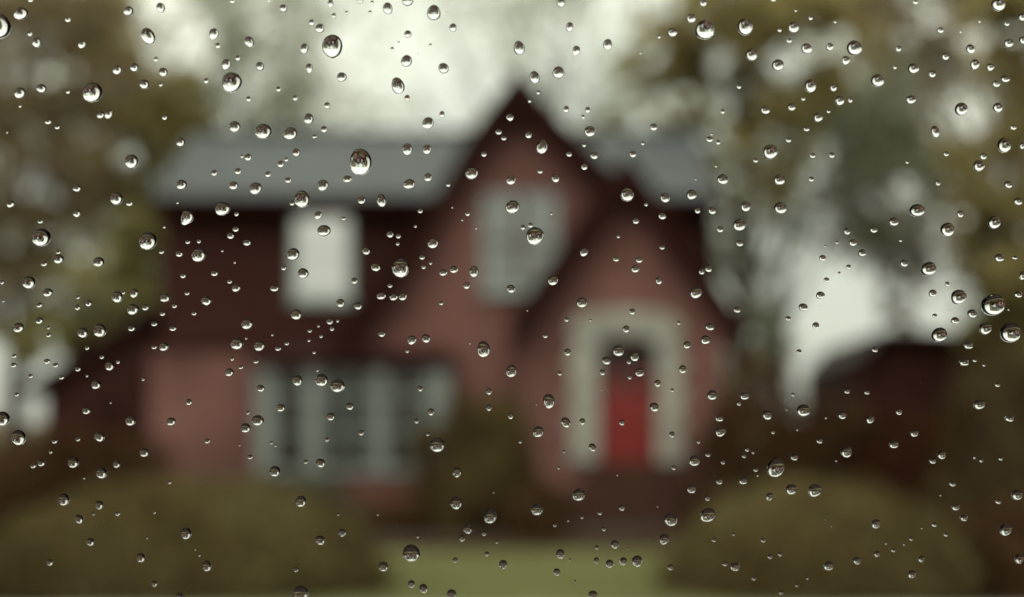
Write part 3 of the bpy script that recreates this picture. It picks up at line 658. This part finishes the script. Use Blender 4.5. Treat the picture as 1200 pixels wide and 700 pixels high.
# ------------------------------------------------------------------ foliage
def leaf_mesh(name, C, N, size, mat, parent=None, smooth=False):
    """C centres (n,3), N preferred normals (n,3) or None; each leaf is a pointed four-sided blade folded a little"""
    n = len(C)
    nrm = RNG.normal(size=(n, 3)) if N is None else N + RNG.normal(size=(n, 3)) * 0.4
    nrm /= np.linalg.norm(nrm, axis=1, keepdims=True) + 1e-9
    t = RNG.normal(size=(n, 3)); t -= (t * nrm).sum(1, keepdims=True) * nrm
    t /= np.linalg.norm(t, axis=1, keepdims=True) + 1e-9
    b = np.cross(nrm, t)
    s = (RNG.uniform(0.6, 1.35, n) * size)[:, None]
    V = np.stack([C - t * s, C + b * s * 0.55 - nrm * s * .15, C + t * s, C - b * s * 0.55 - nrm * s * .15], 1).reshape(-1, 3)
    me = bpy.data.meshes.new(name)
    me.vertices.add(4 * n); me.vertices.foreach_set("co", V.ravel().astype(np.float32))
    me.loops.add(4 * n); me.loops.foreach_set("vertex_index", np.arange(4 * n, dtype=np.int32))
    me.polygons.add(n); me.polygons.foreach_set("loop_start", np.arange(0, 4 * n, 4, dtype=np.int32))
    me.materials.append(mat); me.update(calc_edges=True)
    o = bpy.data.objects.new(name, me); COL.objects.link(o)
    if parent is not None: o.parent = parent
    return o

def clumps(cx, cy, cz, rx, ry, rz, n, k):
    """n leaf centres gathered into k clumps spread through an ellipsoid"""
    u = RNG.normal(size=(k, 3)); u /= np.linalg.norm(u, axis=1, keepdims=True)
    q = u * (RNG.uniform(0.15, 1.0, (k, 1)) ** (1 / 2.2))
    q = q * np.array([rx, ry, rz]) + np.array([cx, cy, cz])
    r = RNG.uniform(0.12, 0.24, k) * min(rx, rz) * 1.5
    idx = RNG.integers(0, k, n)
    v = RNG.normal(size=(n, 3)); v /= np.linalg.norm(v, axis=1, keepdims=True)
    v *= RNG.uniform(0, 1, (n, 1)) ** (1 / 2.5) * r[idx][:, None]
    v[:, 2] *= 0.7
    return q[idx] + v

# openings in the tree cover through which the sky shows, as seen past the house: (px, py, radius px, share of leaves gone)
GAPS = []
def crown_points(px, py, rx, ry, Y, n, k, depth=2.2):
    P = clumps(X(px, Y), Y, Z(py, Y), rx / F * Y, depth, ry / F * Y, n, k)
    sx = P[:, 0] / P[:, 1] * F + 600; sy = HZ - (P[:, 2] - EYE) / P[:, 1] * F
    keep = np.ones(len(P), bool)
    rnd = RNG.uniform(size=len(P))
    for gx, gy, gr, share in GAPS:
        d = np.hypot(sx - gx, sy - gy) / gr
        keep &= ~((rnd < share * np.clip(1.6 - d, 0, 1)) )
    keep &= (P[:, 2] > 0.3)
    return P[keep]

def tree(name, label, trunk_px, Y, base_r, blobs, mat, leaf=0.13, top_py=None, group=None, depth=2.2, thin=0.62):
    """blobs: (px, py, rx, ry, leaves, clumps) in photo pixels at distance Y"""
    tx = X(trunk_px, Y)
    spread_ = 3.5 if mat is M['leaf_grey'] else 1.6
    if mat is M['leaf_grey']: thin = 0.34
    tr = empty(name, (tx, Y, 0))
    tag(tr, label, "tree", group)
    inv = Matrix.Translation(-Vector(tr.location))
    zt = Z(top_py if top_py is not None else min(b[1] for b in blobs), Y)
    m = MB()
    k = 7
    pts = [(tx + 0.12 * math.sin(i * 1.3 + trunk_px), Y + 0.1 * math.cos(i * 1.7), zt * i / k) for i in range(k + 1)]
    m.tube(pts, [base_r * (1.35 if i == 0 else 1) * (1 - 0.8 * i / k) for i in range(k + 1)], 10)
    o = m.build("trunk", M['bark'], None, True); o.parent = tr; o.matrix_parent_inverse = inv
    m = MB()
    for bi, b in enumerate(blobs):
        for j in range(3):
            h = 0.35 + 0.5 * random.random()
            s = Vector(pts[int(h * k)])
            e = Vector((X(b[0] + random.uniform(-.6, .6) * b[2], Y), Y + random.uniform(-1.3, 1.3), Z(b[1] + random.uniform(-.6, .6) * b[3], Y)))
            mid = s.lerp(e, 0.5) + Vector((random.uniform(-.3, .3), random.uniform(-.3, .3), random.uniform(.1, .5)))
            m.tube([s, mid, e], [base_r * .38, base_r * .22, base_r * .06], 6)
            for q in range(3):
                e2 = e + Vector((random.uniform(-1, 1), random.uniform(-1, 1), random.uniform(-.4, .9)))
                m.tube([mid.lerp(e, .4 + .2 * q), e2], [base_r * .1, base_r * .03], 5)
    o = m.build("limbs", M['bark'], None, True); o.parent = tr; o.matrix_parent_inverse = inv
    P = np.concatenate([crown_points(b[0], b[1], b[2], b[3], Y, int(b[4] * thin), int(b[5] * spread_), depth) for b in blobs])
    o = leaf_mesh("crown", P, None, leaf, mat); o.parent = tr; o.matrix_parent_inverse = inv
    return tr

GAPS += [(82, 92, 30, 0.6), (212, 45, 50, 0.92), (200, 10, 40, .9), (330, 60, 50, 0.6), (450, 60, 85, 0.95), (545, 80, 75, 0.92), (560, 15, 50, .6), (410, 130, 60, .7),
         (670, 60, 60, 0.8), (740, 15, 55, 0.9), (670, 130, 50, 0.8), (770, 125, 45, 0.75), (790, 20, 40, .5), (900, 108, 35, 0.45), (960, 95, 30, 0.3), (1140, 135, 46, 0.95),
         (1150, 205, 50, 0.6), (1090, 30, 60, .35), (865, 200, 45, 0.65), (870, 240, 30, .7), (905, 262, 34, 0.75), (880, 150, 40, .45), (960, 220, 50, 0.6), (975, 250, 50, .6), (1010, 215, 40, .5), (965, 345, 56, 1.0), (975, 400, 50, 1.0),
         (965, 435, 42, 1.0), (1045, 250, 50, 0.45), (1100, 270, 45, 0.55), (1105, 350, 48, 0.97), (875, 335, 38, 0.6), (1030, 390, 40, .9),
         (95, 325, 46, 0.8), (860, 155, 42, .6), (915, 195, 30, .6), (850, 250, 30, .6), (1000, 150, 35, .5), (940, 130, 35, .5), (250, 110, 50, .5), (860, 210, 25, .5), (1190, 150, 30, .5), (1170, 270, 30, .5), (60, 400, 30, .4), (15, 460, 50, 0.97), (35, 465, 30, 0.9), (20, 520, 30, .8), (165, 185, 34, .4)]
_r = random.Random(5)
for _ in range(34): GAPS.append((_r.uniform(845, 1195), _r.uniform(10, 300), _r.uniform(13, 26), _r.uniform(.6, .95)))
for _ in range(16): GAPS.append((_r.uniform(-10, 185), _r.uniform(0, 340), _r.uniform(12, 24), _r.uniform(.4, .8)))
for _ in range(8): GAPS.append((_r.uniform(690, 850), _r.uniform(20, 150), _r.uniform(12, 22), _r.uniform(.5, .8)))
GR = "big trees standing behind and beside the brick house"
tree("maple_tree", "brown leafed tree whose dark crown fills the upper corner at the far left", 22, 31, 0.26,
     [(40, 60, 120, 110, 7000, 60), (10, 210, 110, 120, 8000, 60), (40, 330, 90, 90, 4000, 40)], M['leaf_brown'], group=GR)
tree("oak_tree", "olive crowned tree rising behind the low dark wing of the house", 165, 36, 0.24,
     [(150, 190, 110, 110, 11000, 70), (150, 60, 90, 90, 6500, 50), (130, 300, 80, 70, 5500, 40), (215, 130, 50, 50, 3000, 25)], M['leaf_olive'], group=GR)
tree("birch_tree", "thin sparse tree behind the left end of the slate roof", 285, 38, 0.16,
     [(290, 110, 110, 90, 8500, 70), (280, 10, 90, 60, 6000, 40), (390, 80, 90, 110, 7000, 60)], M['leaf_grey'], group=GR)
tree("maple_tree", "pale leafed slender tree behind the peak of the tall front gable", 640, 42, 0.2,
     [(670, 70, 120, 110, 10000, 80), (520, 60, 140, 110, 9000, 70), (735, 110, 60, 50, 2500, 30)], M['leaf_grey'], group=GR)
tree("oak_tree", "wide olive tree overhanging the right end of the slate roof", 870, 34, 0.26,
     [(830, 45, 110, 65, 9000, 60), (930, 55, 110, 90, 8000, 60), (770, 70, 50, 45, 3000, 30), (880, 180, 80, 80, 4500, 40), (760, 150, 80, 30, 3500, 30)], M['leaf_olive'], group=GR)
tree("maple_tree", "tree with a thin grey trunk between the house and the brightest patch of sky", 918, 37, 0.15,
     [(960, 190, 110, 110, 9500, 90), (1040, 230, 80, 80, 6000, 60), (885, 300, 60, 80, 5000, 40), (890, 400, 45, 55, 5500, 30), (1000, 120, 90, 60, 5000, 40)], M['leaf_grey'], group=GR)
tree("oak_tree", "large olive and brown tree behind the dark garage roof", 1165, 38, 0.25,
     [(1060, 110, 110, 120, 11000, 70), (1080, 20, 110, 70, 6000, 50), (1060, 245, 95, 90, 9000, 80), (1062, 345, 30, 60, 4200, 30)], M['leaf_brown'], group=GR)
tree("maple_tree", "dense olive tree at the far right reaching down to the garage", 1190, 31, 0.26,
     [(1200, 60, 80, 110, 7000, 50), (1190, 200, 90, 90, 6500, 50), (1190, 320, 80, 90, 9000, 60), (1150, 355, 30, 50, 2600, 25), (1230, 420, 90, 80, 6000, 40)], M['leaf_olive'], group=GR)
yt = tree("small_tree", "low yellow green tree in front of the dark trees by the left wing", 110, 30, 0.10,
     [(130, 350, 80, 60, 8000, 40), (160, 300, 40, 70, 4000, 20), (70, 395, 75, 40, 4500, 30)], M['leaf_yellow'], leaf=0.09, depth=1.2)

# far-off wood that closes the horizon
GAPS_KEEP = GAPS; GAPS = []
n = 26000
xs = RNG.uniform(-130, 130, n)
hh = 3.4 + 1.4 * np.sin(xs * 0.11) + 1.0 * np.sin(xs * 0.37 + 1) + 9 * np.clip((np.abs(xs) - 48) / 60, 0, 1)
P = np.stack([xs, 118 + RNG.uniform(-5, 5, n), RNG.uniform(0, 1, n) * hh], 1)
o = leaf_mesh("distant_wood", P, None, 0.55, M['leaf_brown'])
tag(o, "far off low belt of trees closing the view behind the garden", "trees", kind="stuff")

def shrub(name, label, px, Y, rx_px, top_py, ry, n, mat, leaf=0.05, bottom=0.0, cat="shrub", group=None, lump=0.17, power=2.0, dome=0.78):
    x, zt = X(px, Y), Z(top_py, Y)
    s = empty(name, (x, Y, 0)); tag(s, label, cat, group)
    rx = rx_px / F * Y
    rz = zt * dome; cz = zt - rz
    u = RNG.normal(size=(n, 3)); u /= np.linalg.norm(u, axis=1, keepdims=True)
    # superellipsoid: flatter top and fuller flanks than a ball
    q = np.sign(u) * np.abs(u) ** (2 / power * 0.9)
    q /= (np.abs(q) ** power).sum(1, keepdims=True) ** (1 / power)
    lum = 1 + lump * (np.sin(u[:, 0] * 5 + px) * np.cos(u[:, 2] * 4 + 1) + 0.6 * np.sin(u[:, 0] * 11 + u[:, 1] * 9) + .4 * np.sin(u[:, 2] * 17 + u[:, 0] * 13))
    depth = 1 - 0.25 * RNG.uniform(0, 1, n) ** 2 + 0.03 * RNG.normal(size=n)
    P = q * (lum * depth)[:, None] * np.array([rx, ry, rz]) + np.array([0, 0, cz])
    keep = P[:, 2] > 0.03
    o = leaf_mesh("foliage", P[keep], u[keep], leaf, mat, s)
    m = MB()
    for j in range(9):
        a = j * 0.7; e = (math.cos(a) * rx * .75, math.sin(a) * ry * .75, cz + rz * random.uniform(.2, .7))
        m.tube([(math.cos(a) * .05, math.sin(a) * .05, 0), (e[0] * .5, e[1] * .5, e[2] * .55), e], [0.03, 0.02, 0.008], 5)
    m.build("stems", M['bark'], s, True)
    return s
shrub("clipped_hedge", "large rounded olive hedge filling the lower left in front of the house", 222, 11.9, 236, 560, 1.4, 60000, M['hedge'], leaf=.033, cat="hedge", lump=.035, dome=.97)
shrub("clipped_hedge", "large rounded olive hedge filling the lower right beside the lawn", 955, 11.9, 180, 562, 1.4, 48000, M['hedge'], leaf=.033, cat="hedge", lump=.035, dome=.97)
shrub("shrub", "olive rounded bush under the bay window to the left of the door", 562, 21.0, 78, 468, 0.9, 24000, M['hedge_mid'], leaf=.04)
shrub("shrub", "low dark brown bush between the bay window bush and the steps", 628, 20.0, 42, 566, 0.7, 6000, M['shrub_dark'], leaf=.05)
shrub("shrub", "dark bush against the brick wall just right of the stone door surround", 885, 22.8, 78, 420, 0.9, 9000, M['shrub_dark'], leaf=.06)
shrub("shrub", "dark brown bush in front of the garage near its left corner", 975, 24.5, 60, 470, 0.9, 7000, M['shrub_dark'], leaf=.06)
shrub("shrub", "dark reddish bush in front of the garage door", 1060, 23.5, 75, 488, 0.9, 7000, M['shrub_red'], leaf=.06)
shrub("shrub", "tall brown bush at the right hand edge in front of the garage", 1175, 18.5, 75, 415, 1.0, 22000, M['leaf_dusk'], leaf=.045)
shrub("shrub", "dark low bush at the bottom right corner beyond the rounded hedge", 1190, 12.0, 100, 590, 0.7, 7000, M['shrub_dark'], leaf=.045)
shrub("shrub", "dark brown bush below the low left wing of the house", 95, 24.0, 105, 505, 0.9, 9000, M['shrub_dark'], leaf=.06)
shrub("shrub", "dark brown bush at the left edge behind the rounded hedge", -10, 19.0, 85, 530, 0.9, 8000, M['shrub_dark'], leaf=.055)
shrub("shrub", "low grey green bush under the left half of the bay window", 330, 23.6, 100, 552, 0.7, 7000, M['leaf_olive_grey'], leaf=.05)
shrub("shrub", "dark bush hugging the base of the bay window beside the lawn", 475, 21.5, 62, 590, 0.7, 6000, M['shrub_dark'], leaf=.05)

# ------------------------------------------------------------------ unseen car around the pane, its dark cabin added to darken drop rims
car = empty("parked_car", (0, -0.5, 0))
tag(car, "dark parked car whose side window the view is taken through", "car")
def cpart(mb, nm, mat):
    o = mb.build(nm, mat); o.parent = car; o.matrix_parent_inverse = Matrix.Translation(-Vector(car.location)); return o
m = MB(); m.box(-1.1, 1.1, PANE_Y - .09, PANE_Y + .012, 0.28, EYE - 0.27, 0.01); m2 = cpart(m, "door", M['car_paint'])
m = MB(); m.box(-.8, -.66, PANE_Y + .013, PANE_Y + .04, EYE - .36, EYE - .335); hh_ = m.build("handle", M['car_paint']); hh_.parent = m2; hh_.matrix_parent_inverse = m2.matrix_parent_inverse
for sx in (-1, 1):
    m = MB(); m.box(sx * 0.55 - (.55 if sx < 0 else 0), sx * 0.55 + (.55 if sx > 0 else 0), PANE_Y - .05, PANE_Y + .010, EYE - 0.265, EYE + 0.36); cpart(m, "pillar", M['car_paint'])
m = MB(); m.box(-1.1, 1.1, -1.5, PANE_Y + .012, EYE + 0.362, EYE + 0.42, 0.01); cpart(m, "roof", M['car_paint'])
m = MB(); m.box(-1.1, 1.1, -1.5, PANE_Y - .1, 0.30, 0.34); cpart(m, "floor_pan", M['cabin'])
m = MB(); m.box(-1.1, 1.1, -1.56, -1.502, 0.30, EYE + 0.36); cpart(m, "far_door", M['cabin'])
for sx in (-1, 1):
    m = MB(); m.box(sx * 1.13 - .025, sx * 1.13 + .025, -1.5, PANE_Y, 0.30, EYE + 0.36); cpart(m, "bulkhead", M['cabin'])
for wx in (-1.9, 1.9):
    m = MB(); m.box(wx - .78, wx + .78, -1.5, PANE_Y - .02, 0.34, EYE - .3, 0.06); cpart(m, "body_end", M['car_paint'])
    for wy in (-1.4, PANE_Y - .16):
        m = MB(); m.tube([(wx, wy - .1, .32), (wx, wy + .12, .32)], [.32, .32], 20); wl = cpart(m, "wheel", M['cabin'])

# ------------------------------------------------------------------ the pane and the rain on it
PZ = EYE + (HZ - 350) / F * PANE_Y      # height of the pane point the camera is aimed at
pn = MB(); pn.box(-0.55, 0.55, -0.0045, -0.0004, -0.33, 0.34)
pane = pn.build("window_pane", M['pane'])
pane.location = (0, PANE_Y, PZ); pane.rotation_euler = (LEAN, 0, 0)
tag(pane, "clear flat window pane covered in raindrops, close in front of the camera", "window pane")

PX = PANE_Y / F                    # metres on the pane for one photo pixel
def drop_mesh(name, angle, sag, rings, segs, seed, tear=0.0):
    rnd = random.Random(seed)
    a2, p2, a3, p3 = rnd.uniform(.0, .055), rnd.uniform(0, 6.28), rnd.uniform(0, .042), rnd.uniform(0, 6.28)
    th = R(angle)
    s0, c0 = math.sin(th), math.cos(th)
    # surface slope grows quickly from the crown, stays near 45 degrees, and steepens at the contact line
    def slope(r):
        t = 0.85 * th * r ** 0.78 if r < 0.88 else 0.85 * th * 0.88 ** 0.78 + (th - 0.85 * th * 0.88 ** 0.78) * ((r - 0.88) / 0.12)
        return math.tan(t)
    ns = 200
    H = [0.0] * (ns + 1)
    for i in range(ns - 1, -1, -1):
        H[i] = H[i + 1] + slope((i + 0.5) / ns) / ns
    v = [(0, H[0], -sag * H[0])]
    f = []
    for i in range(1, rings + 1):
        r = math.sin(math.pi / 2 * i / rings) ** 0.9
        u = r * ns; iu = min(int(u), ns - 1)
        h = H[iu] + (H[iu + 1] - H[iu]) * (u - iu)
        w = (i / rings) ** 2
        for j in range(segs):
            a = 2 * math.pi * j / segs
            k = r * (1 + w * (a2 * math.cos(2 * a + p2) + a3 * math.cos(3 * a + p3)))
            x, z = k * math.cos(a), k * math.sin(a)
            if tear:
                x *= 1 - tear * w * max(0, math.sin(a)) ** 2 * .5
                z += tear * w * max(0, math.sin(a)) ** 6
            v.append((x, h, z - sag * h))
    for j in range(segs):
        f.append((0, 1 + (j + 1) % segs, 1 + j))
    for i in range(rings - 1):
        A, B = 1 + i * segs, 1 + (i + 1) * segs
        for j in range(segs):
            f.append((A + j, A + (j + 1) % segs, B + (j + 1) % segs, B + j))
    last = 1 + (rings - 1) * segs
    # flat face towards the glass, with its own vertices so the rim stays crisp
    k = len(v)
    for j in range(segs):
        v.append(v[last + j])
    f.append(tuple(k + j for j in range(segs)))
    return v, f
def drop_data(name, *a, **k):
    v, f = drop_mesh(name, *a, **k)
    me = bpy.data.meshes.new(name)
    me.from_pydata(v, [], f)
    sm = [True] * (len(f) - 1) + [False]
    me.polygons.foreach_set("use_smooth", sm)
    me.materials.append(M['water'])
    me.update()
    return me
BIG = [drop_data("raindrop", 58 + (i * 2.3) % 5, 0.10 + .03 * (i % 3), 22, 44, i) for i in range(7)]
MID = [drop_data("raindrop", 57 + (i * 1.9) % 6, 0.08 + .03 * (i % 3), 14, 28, 20 + i) for i in range(7)]
TEAR = drop_data("raindrop", 60, 0.10, 16, 32, 50, tear=.28)

DROPS = []
for line in TRACED.strip().split("\n"):
    tt = line.split("|"); ox, oy = map(int, tt[0].split())
    for s in tt[1:]:
        q = [float(a) for a in s.split()]
        w = q[2]; h = q[3] if len(q) > 3 else w; tl = q[4] if len(q) > 4 else 0.0
        if w < 30: w, h = w * 1.12, h * 1.12
        if h < 0.8 * w: h = 0.5 * h + 0.4 * w
        DROPS.append([ox + q[0] / 5, oy + q[1] / 5, w / 5, h / 5, tl])
DROPS.sort(key=lambda d: -d[2] * d[3])
DROPS = [d for d in DROPS if -14 < d[0] < 1214 and -10 < d[1] < 712]

def on_pane(x, y):
    dx, dz, tn = (x - 600) / F, (HZ - y) / F, math.tan(LEAN)
    Y = (PANE_Y + (PZ - EYE) * tn) / (1 + dz * tn)
    return Vector((dx * Y, Y, EYE + dz * Y))
def place(o, d, k=1.0):
    x, y, w, h, tl = d
    o.location = on_pane(x, y)
    o.scale = (w / 2 * PX * k, (w * h) ** .5 / 2 * PX * k, h / 2 * PX * k)
    o.rotation_euler = (Matrix.Rotation(LEAN, 3, 'X') @ Matrix.Rotation(R(-tl), 3, 'Y')).to_euler()

N_SINGLE = min(300, len(DROPS))
REGIONS = [
 # x0, y0, x1, y1, phrase (first match wins)
 (702, 395, 770, 545, "over the doorway with the red door"),
 (655, 345, 812, 400, "over the curved top of the stone surround"),
 (650, 400, 702, 545, "over the stone jamb left of the door"),
 (770, 400, 815, 545, "over the stone jamb right of the door"),
 (655, 545, 815, 610, "over the entrance steps"),
 (325, 235, 425, 358, "over the pale upstairs window"),
 (560, 222, 660, 348, "over the window in the tall gable"),
 (298, 420, 400, 560, "over the left half of the bay window"),
 (400, 420, 528, 560, "over the right half of the bay window"),
 (540, 90, 690, 222, "over the peak of the tall gable"),
 (420, 222, 560, 330, "over the brick left of the gable window"),
 (400, 330, 560, 420, "over the brick above the bay window"),
 (560, 348, 655, 470, "over the wall between gable window and door"),
 (660, 200, 870, 345, "over the porch gable"),
 (690, 130, 860, 200, "over the slate roof at its right end"),
 (180, 140, 310, 238, "over the left third of the slate roof"),
 (310, 140, 420, 235, "over the middle of the slate roof"),
 (420, 140, 540, 235, "over the slate roof next to the gable"),
 (190, 235, 325, 330, "over the dark upper wall left of the upstairs window"),
 (190, 330, 325, 420, "over the dark wall band below the upstairs windowsill level"),
 (325, 330, 420, 420, "over the dark wall under the upstairs window"),
 (420, 0, 540, 140, "over the bright sky left of the gable peak"),
 (540, 0, 690, 90, "over the pale sky above the gable peak"),
 (300, 0, 420, 140, "over the pale trees above the slate roof"),
 (180, 0, 300, 140, "over the thin tree above the roof's left end"),
 (90, 0, 180, 140, "over the trees in the upper left, inner part"),
 (-20, 0, 90, 140, "over the trees in the top left corner"),
 (690, 0, 840, 130, "over the trees above the roof's right end"),
 (840, 0, 930, 130, "over the olive crown right of the house, top"),
 (930, 0, 1030, 130, "over the brown crown along the top edge"),
 (1030, 0, 1110, 130, "over the foliage left of the round sky spot"),
 (1110, 0, 1220, 130, "over the top right corner foliage"),
 (-20, 140, 190, 260, "over the dark trees left of the slate roof"),
 (-20, 260, 95, 345, "over the dark tree at the left edge"),
 (95, 260, 190, 345, "over the yellow green tree beside the wall"),
 (-20, 345, 100, 420, "over the low foliage at the left edge"),
 (100, 345, 190, 420, "over the roof slope of the left wing"),
 (-20, 420, 60, 560, "over the pale gap at the left edge"),
 (60, 420, 175, 560, "over the dark left wing"),
 (175, 420, 298, 560, "over the brick wall left of the bay window"),
 (-20, 560, 150, 712, "over the left end of the lower left hedge"),
 (150, 560, 300, 712, "over the middle of the lower left hedge"),
 (300, 560, 440, 712, "over the right end of the lower left hedge"),
 (440, 560, 560, 712, "over the lawn and bush below the bay window"),
 (528, 420, 650, 560, "over the bush left of the door"),
 (560, 560, 655, 712, "over the ground left of the steps"),
 (655, 610, 770, 712, "over the lawn below the steps"),
 (770, 560, 850, 712, "over the left end of the lower right hedge"),
 (850, 560, 960, 712, "over the middle of the lower right hedge"),
 (960, 560, 1060, 712, "over the right end of the lower right hedge"),
 (1060, 560, 1220, 712, "over the bottom right corner"),
 (812, 420, 905, 560, "over the dark bush right of the door"),
 (905, 420, 1000, 560, "over the dark bush below the brightest sky"),
 (1000, 420, 1100, 560, "over the dark garage wall"),
 (1100, 420, 1220, 560, "over the tall brown bush at the right edge"),
 (900, 280, 1020, 420, "over the brightest patch of sky"),
 (1020, 280, 1100, 420, "over the pale sky above the garage"),
 (1100, 280, 1220, 420, "over the olive tree at the right edge, lower part"),
 (812, 345, 905, 420, "over the wall corner right of the porch gable"),
 (860, 130, 970, 280, "over the thin tree just right of the house"),
 (970, 130, 1070, 280, "over the grey green foliage right of centre"),
 (1070, 130, 1220, 280, "over the foliage below the round sky spot"),
 (800, 280, 905, 345, "over the foliage touching the house's right wall"),
]
def region(x, y):
    for i, (a, b, c, d, ph) in enumerate(REGIONS):
        if a <= x < c and b <= y < d: return i
    best = min(range(len(REGIONS)), key=lambda i: max(REGIONS[i][0] - x, x - REGIONS[i][2], REGIONS[i][1] - y, y - REGIONS[i][3], 0))
    return best
def size_word(d):
    s = (d[2] * d[3]) ** .5
    return "large" if s >= 15 else "medium" if s >= 10.6 else "small"
ORD = ["leftmost", "second", "third", "fourth", "fifth", "sixth", "seventh", "eighth", "ninth", "tenth", "eleventh", "twelfth"]
GROUPS_ = {}
for i, d in enumerate(DROPS[:N_SINGLE]):
    GROUPS_.setdefault((region(d[0], d[1]), size_word(d)), []).append(i)
LABELS = {}
for (rg, sw), ids in GROUPS_.items():
    ids.sort(key=lambda i: DROPS[i][0])
    n_ = len(ids)
    for k, i in enumerate(ids):
        ph = REGIONS[rg][4]
        if n_ == 1: t_ = "only %s raindrop %s" % (sw, ph)
        elif n_ == 2: t_ = "%s of the two %s raindrops %s" % (["left", "right"][k], sw, ph)
        elif k == 0: t_ = "leftmost %s raindrop %s" % (sw, ph)
        elif k == n_ - 1: t_ = "rightmost %s raindrop %s" % (sw, ph)
        else: t_ = "%s %s raindrop from left %s" % (ORD[k], sw, ph)
        LABELS[i] = t_
for i, d in enumerate(DROPS[:N_SINGLE]):
    s = (d[2] * d[3]) ** .5
    tear = (abs(d[0] - 219.4) < 1.5 and abs(d[1] - 254.4) < 1.5)
    me = TEAR if tear else (BIG[i % 7] if s > 12 else MID[i % 7])
    o = bpy.data.objects.new("raindrop", me)
    COL.objects.link(o)
    place(o, d)
    if tear: o.rotation_euler = (Matrix.Rotation(LEAN, 3, 'X') @ Matrix.Rotation(R(-145), 3, 'Y')).to_euler()
    tag(o, LABELS[i], "raindrop", "raindrops clinging to the window pane")


# the finest spatter, too many and too small to be things of their own
v, f = [], []
tv, tf = drop_mesh("spatter", 58, 0.1, 5, 12, 3)
for d in DROPS[N_SINGLE:]:
    x, y, w, h, tl = d
    k = len(v)
    mt = Matrix.Rotation(LEAN, 3, 'X') @ Matrix.Rotation(R(-tl), 3, 'Y')
    p0 = on_pane(x, y)
    for a, b, c in tv:
        v.append(tuple(p0 + mt @ Vector((a * w / 2 * PX, b * (w * h) ** .5 / 2 * PX, c * h / 2 * PX))))
    f += [tuple(i + k for i in q) for q in tf]
# the rain goes on over the rest of the pane, past the picture's edges
rest = []
while len(rest) < 420:
    x, y = random.uniform(-700, 1900), random.uniform(-500, 1150)
    if -25 < x < 1225 and -25 < y < 725: continue
    if any(math.hypot(x - p, y - q) < 30 for p, q, s in rest): continue
    rest.append((x, y, random.choice([4, 5, 6, 7, 8, 9, 10, 12, 14, 18])))
for x, y, s in rest:
    k = len(v); mt = Matrix.Rotation(LEAN, 3, 'X'); p0 = on_pane(x, y)
    for a, b, c in tv:
        v.append(tuple(p0 + mt @ Vector((a * s / 2 * PX, b * s / 2 * PX, c * s / 2 * PX))))
    f += [tuple(i + k for i in q) for q in tf]
o = mesh_obj("fine_droplets", v, f, M['water'], None, False)
o.data.polygons.foreach_set("use_smooth", [len(p.vertices) < 6 for p in o.data.polygons])
tag(o, "tiny specks of rain scattered over the pane between the larger drops", "droplets", kind="stuff")
# dried specks of dust on the glass
v, f = [], []
for i in range(110):
    p = on_pane(random.uniform(5, 1195), random.uniform(5, 695)); s = random.uniform(0.25, 0.6) * PX; k = len(v)
    for j in range(6):
        a = j * math.pi / 3; q = s * random.uniform(.6, 1.2)
        v.append((p.x + q * math.cos(a), p.y + 0.00002, p.z + q * math.sin(a)))
    v.append((p.x, p.y + 0.00006, p.z))
    f += [(k + j, k + (j + 1) % 6, k + 6) for j in range(6)]
tag(mesh_obj("dust_specks", v, f, M['speck']), "faint pale specks of dried dust on the pane between the raindrops", "dust", kind="stuff")
# two faint hairline scratches and a lint thread on the glass
M['scratch'] = material('hairline', (0.35, 0.25, 0.2), (0.5, 0.4, 0.3), 50, 0.5)
def hair(name, label, cat, pts, r):
    m = MB(); m.tube([tuple(on_pane(a, b)) for a, b in pts], [r] * len(pts), 5)
    tag(m.build(name, M['scratch'], None, True), label, cat)
hair("scratch", "hairline scratch running down the glass across the red door", "scratch", [(709, 452), (719, 472), (728, 492)], 0.000022)
hair("lint_thread", "thin curled thread stuck to the glass low on the right below small drops", "thread", [(1025, 633), (1027, 645), (1026, 655), (1029, 661), (1025, 670)], 0.000025)
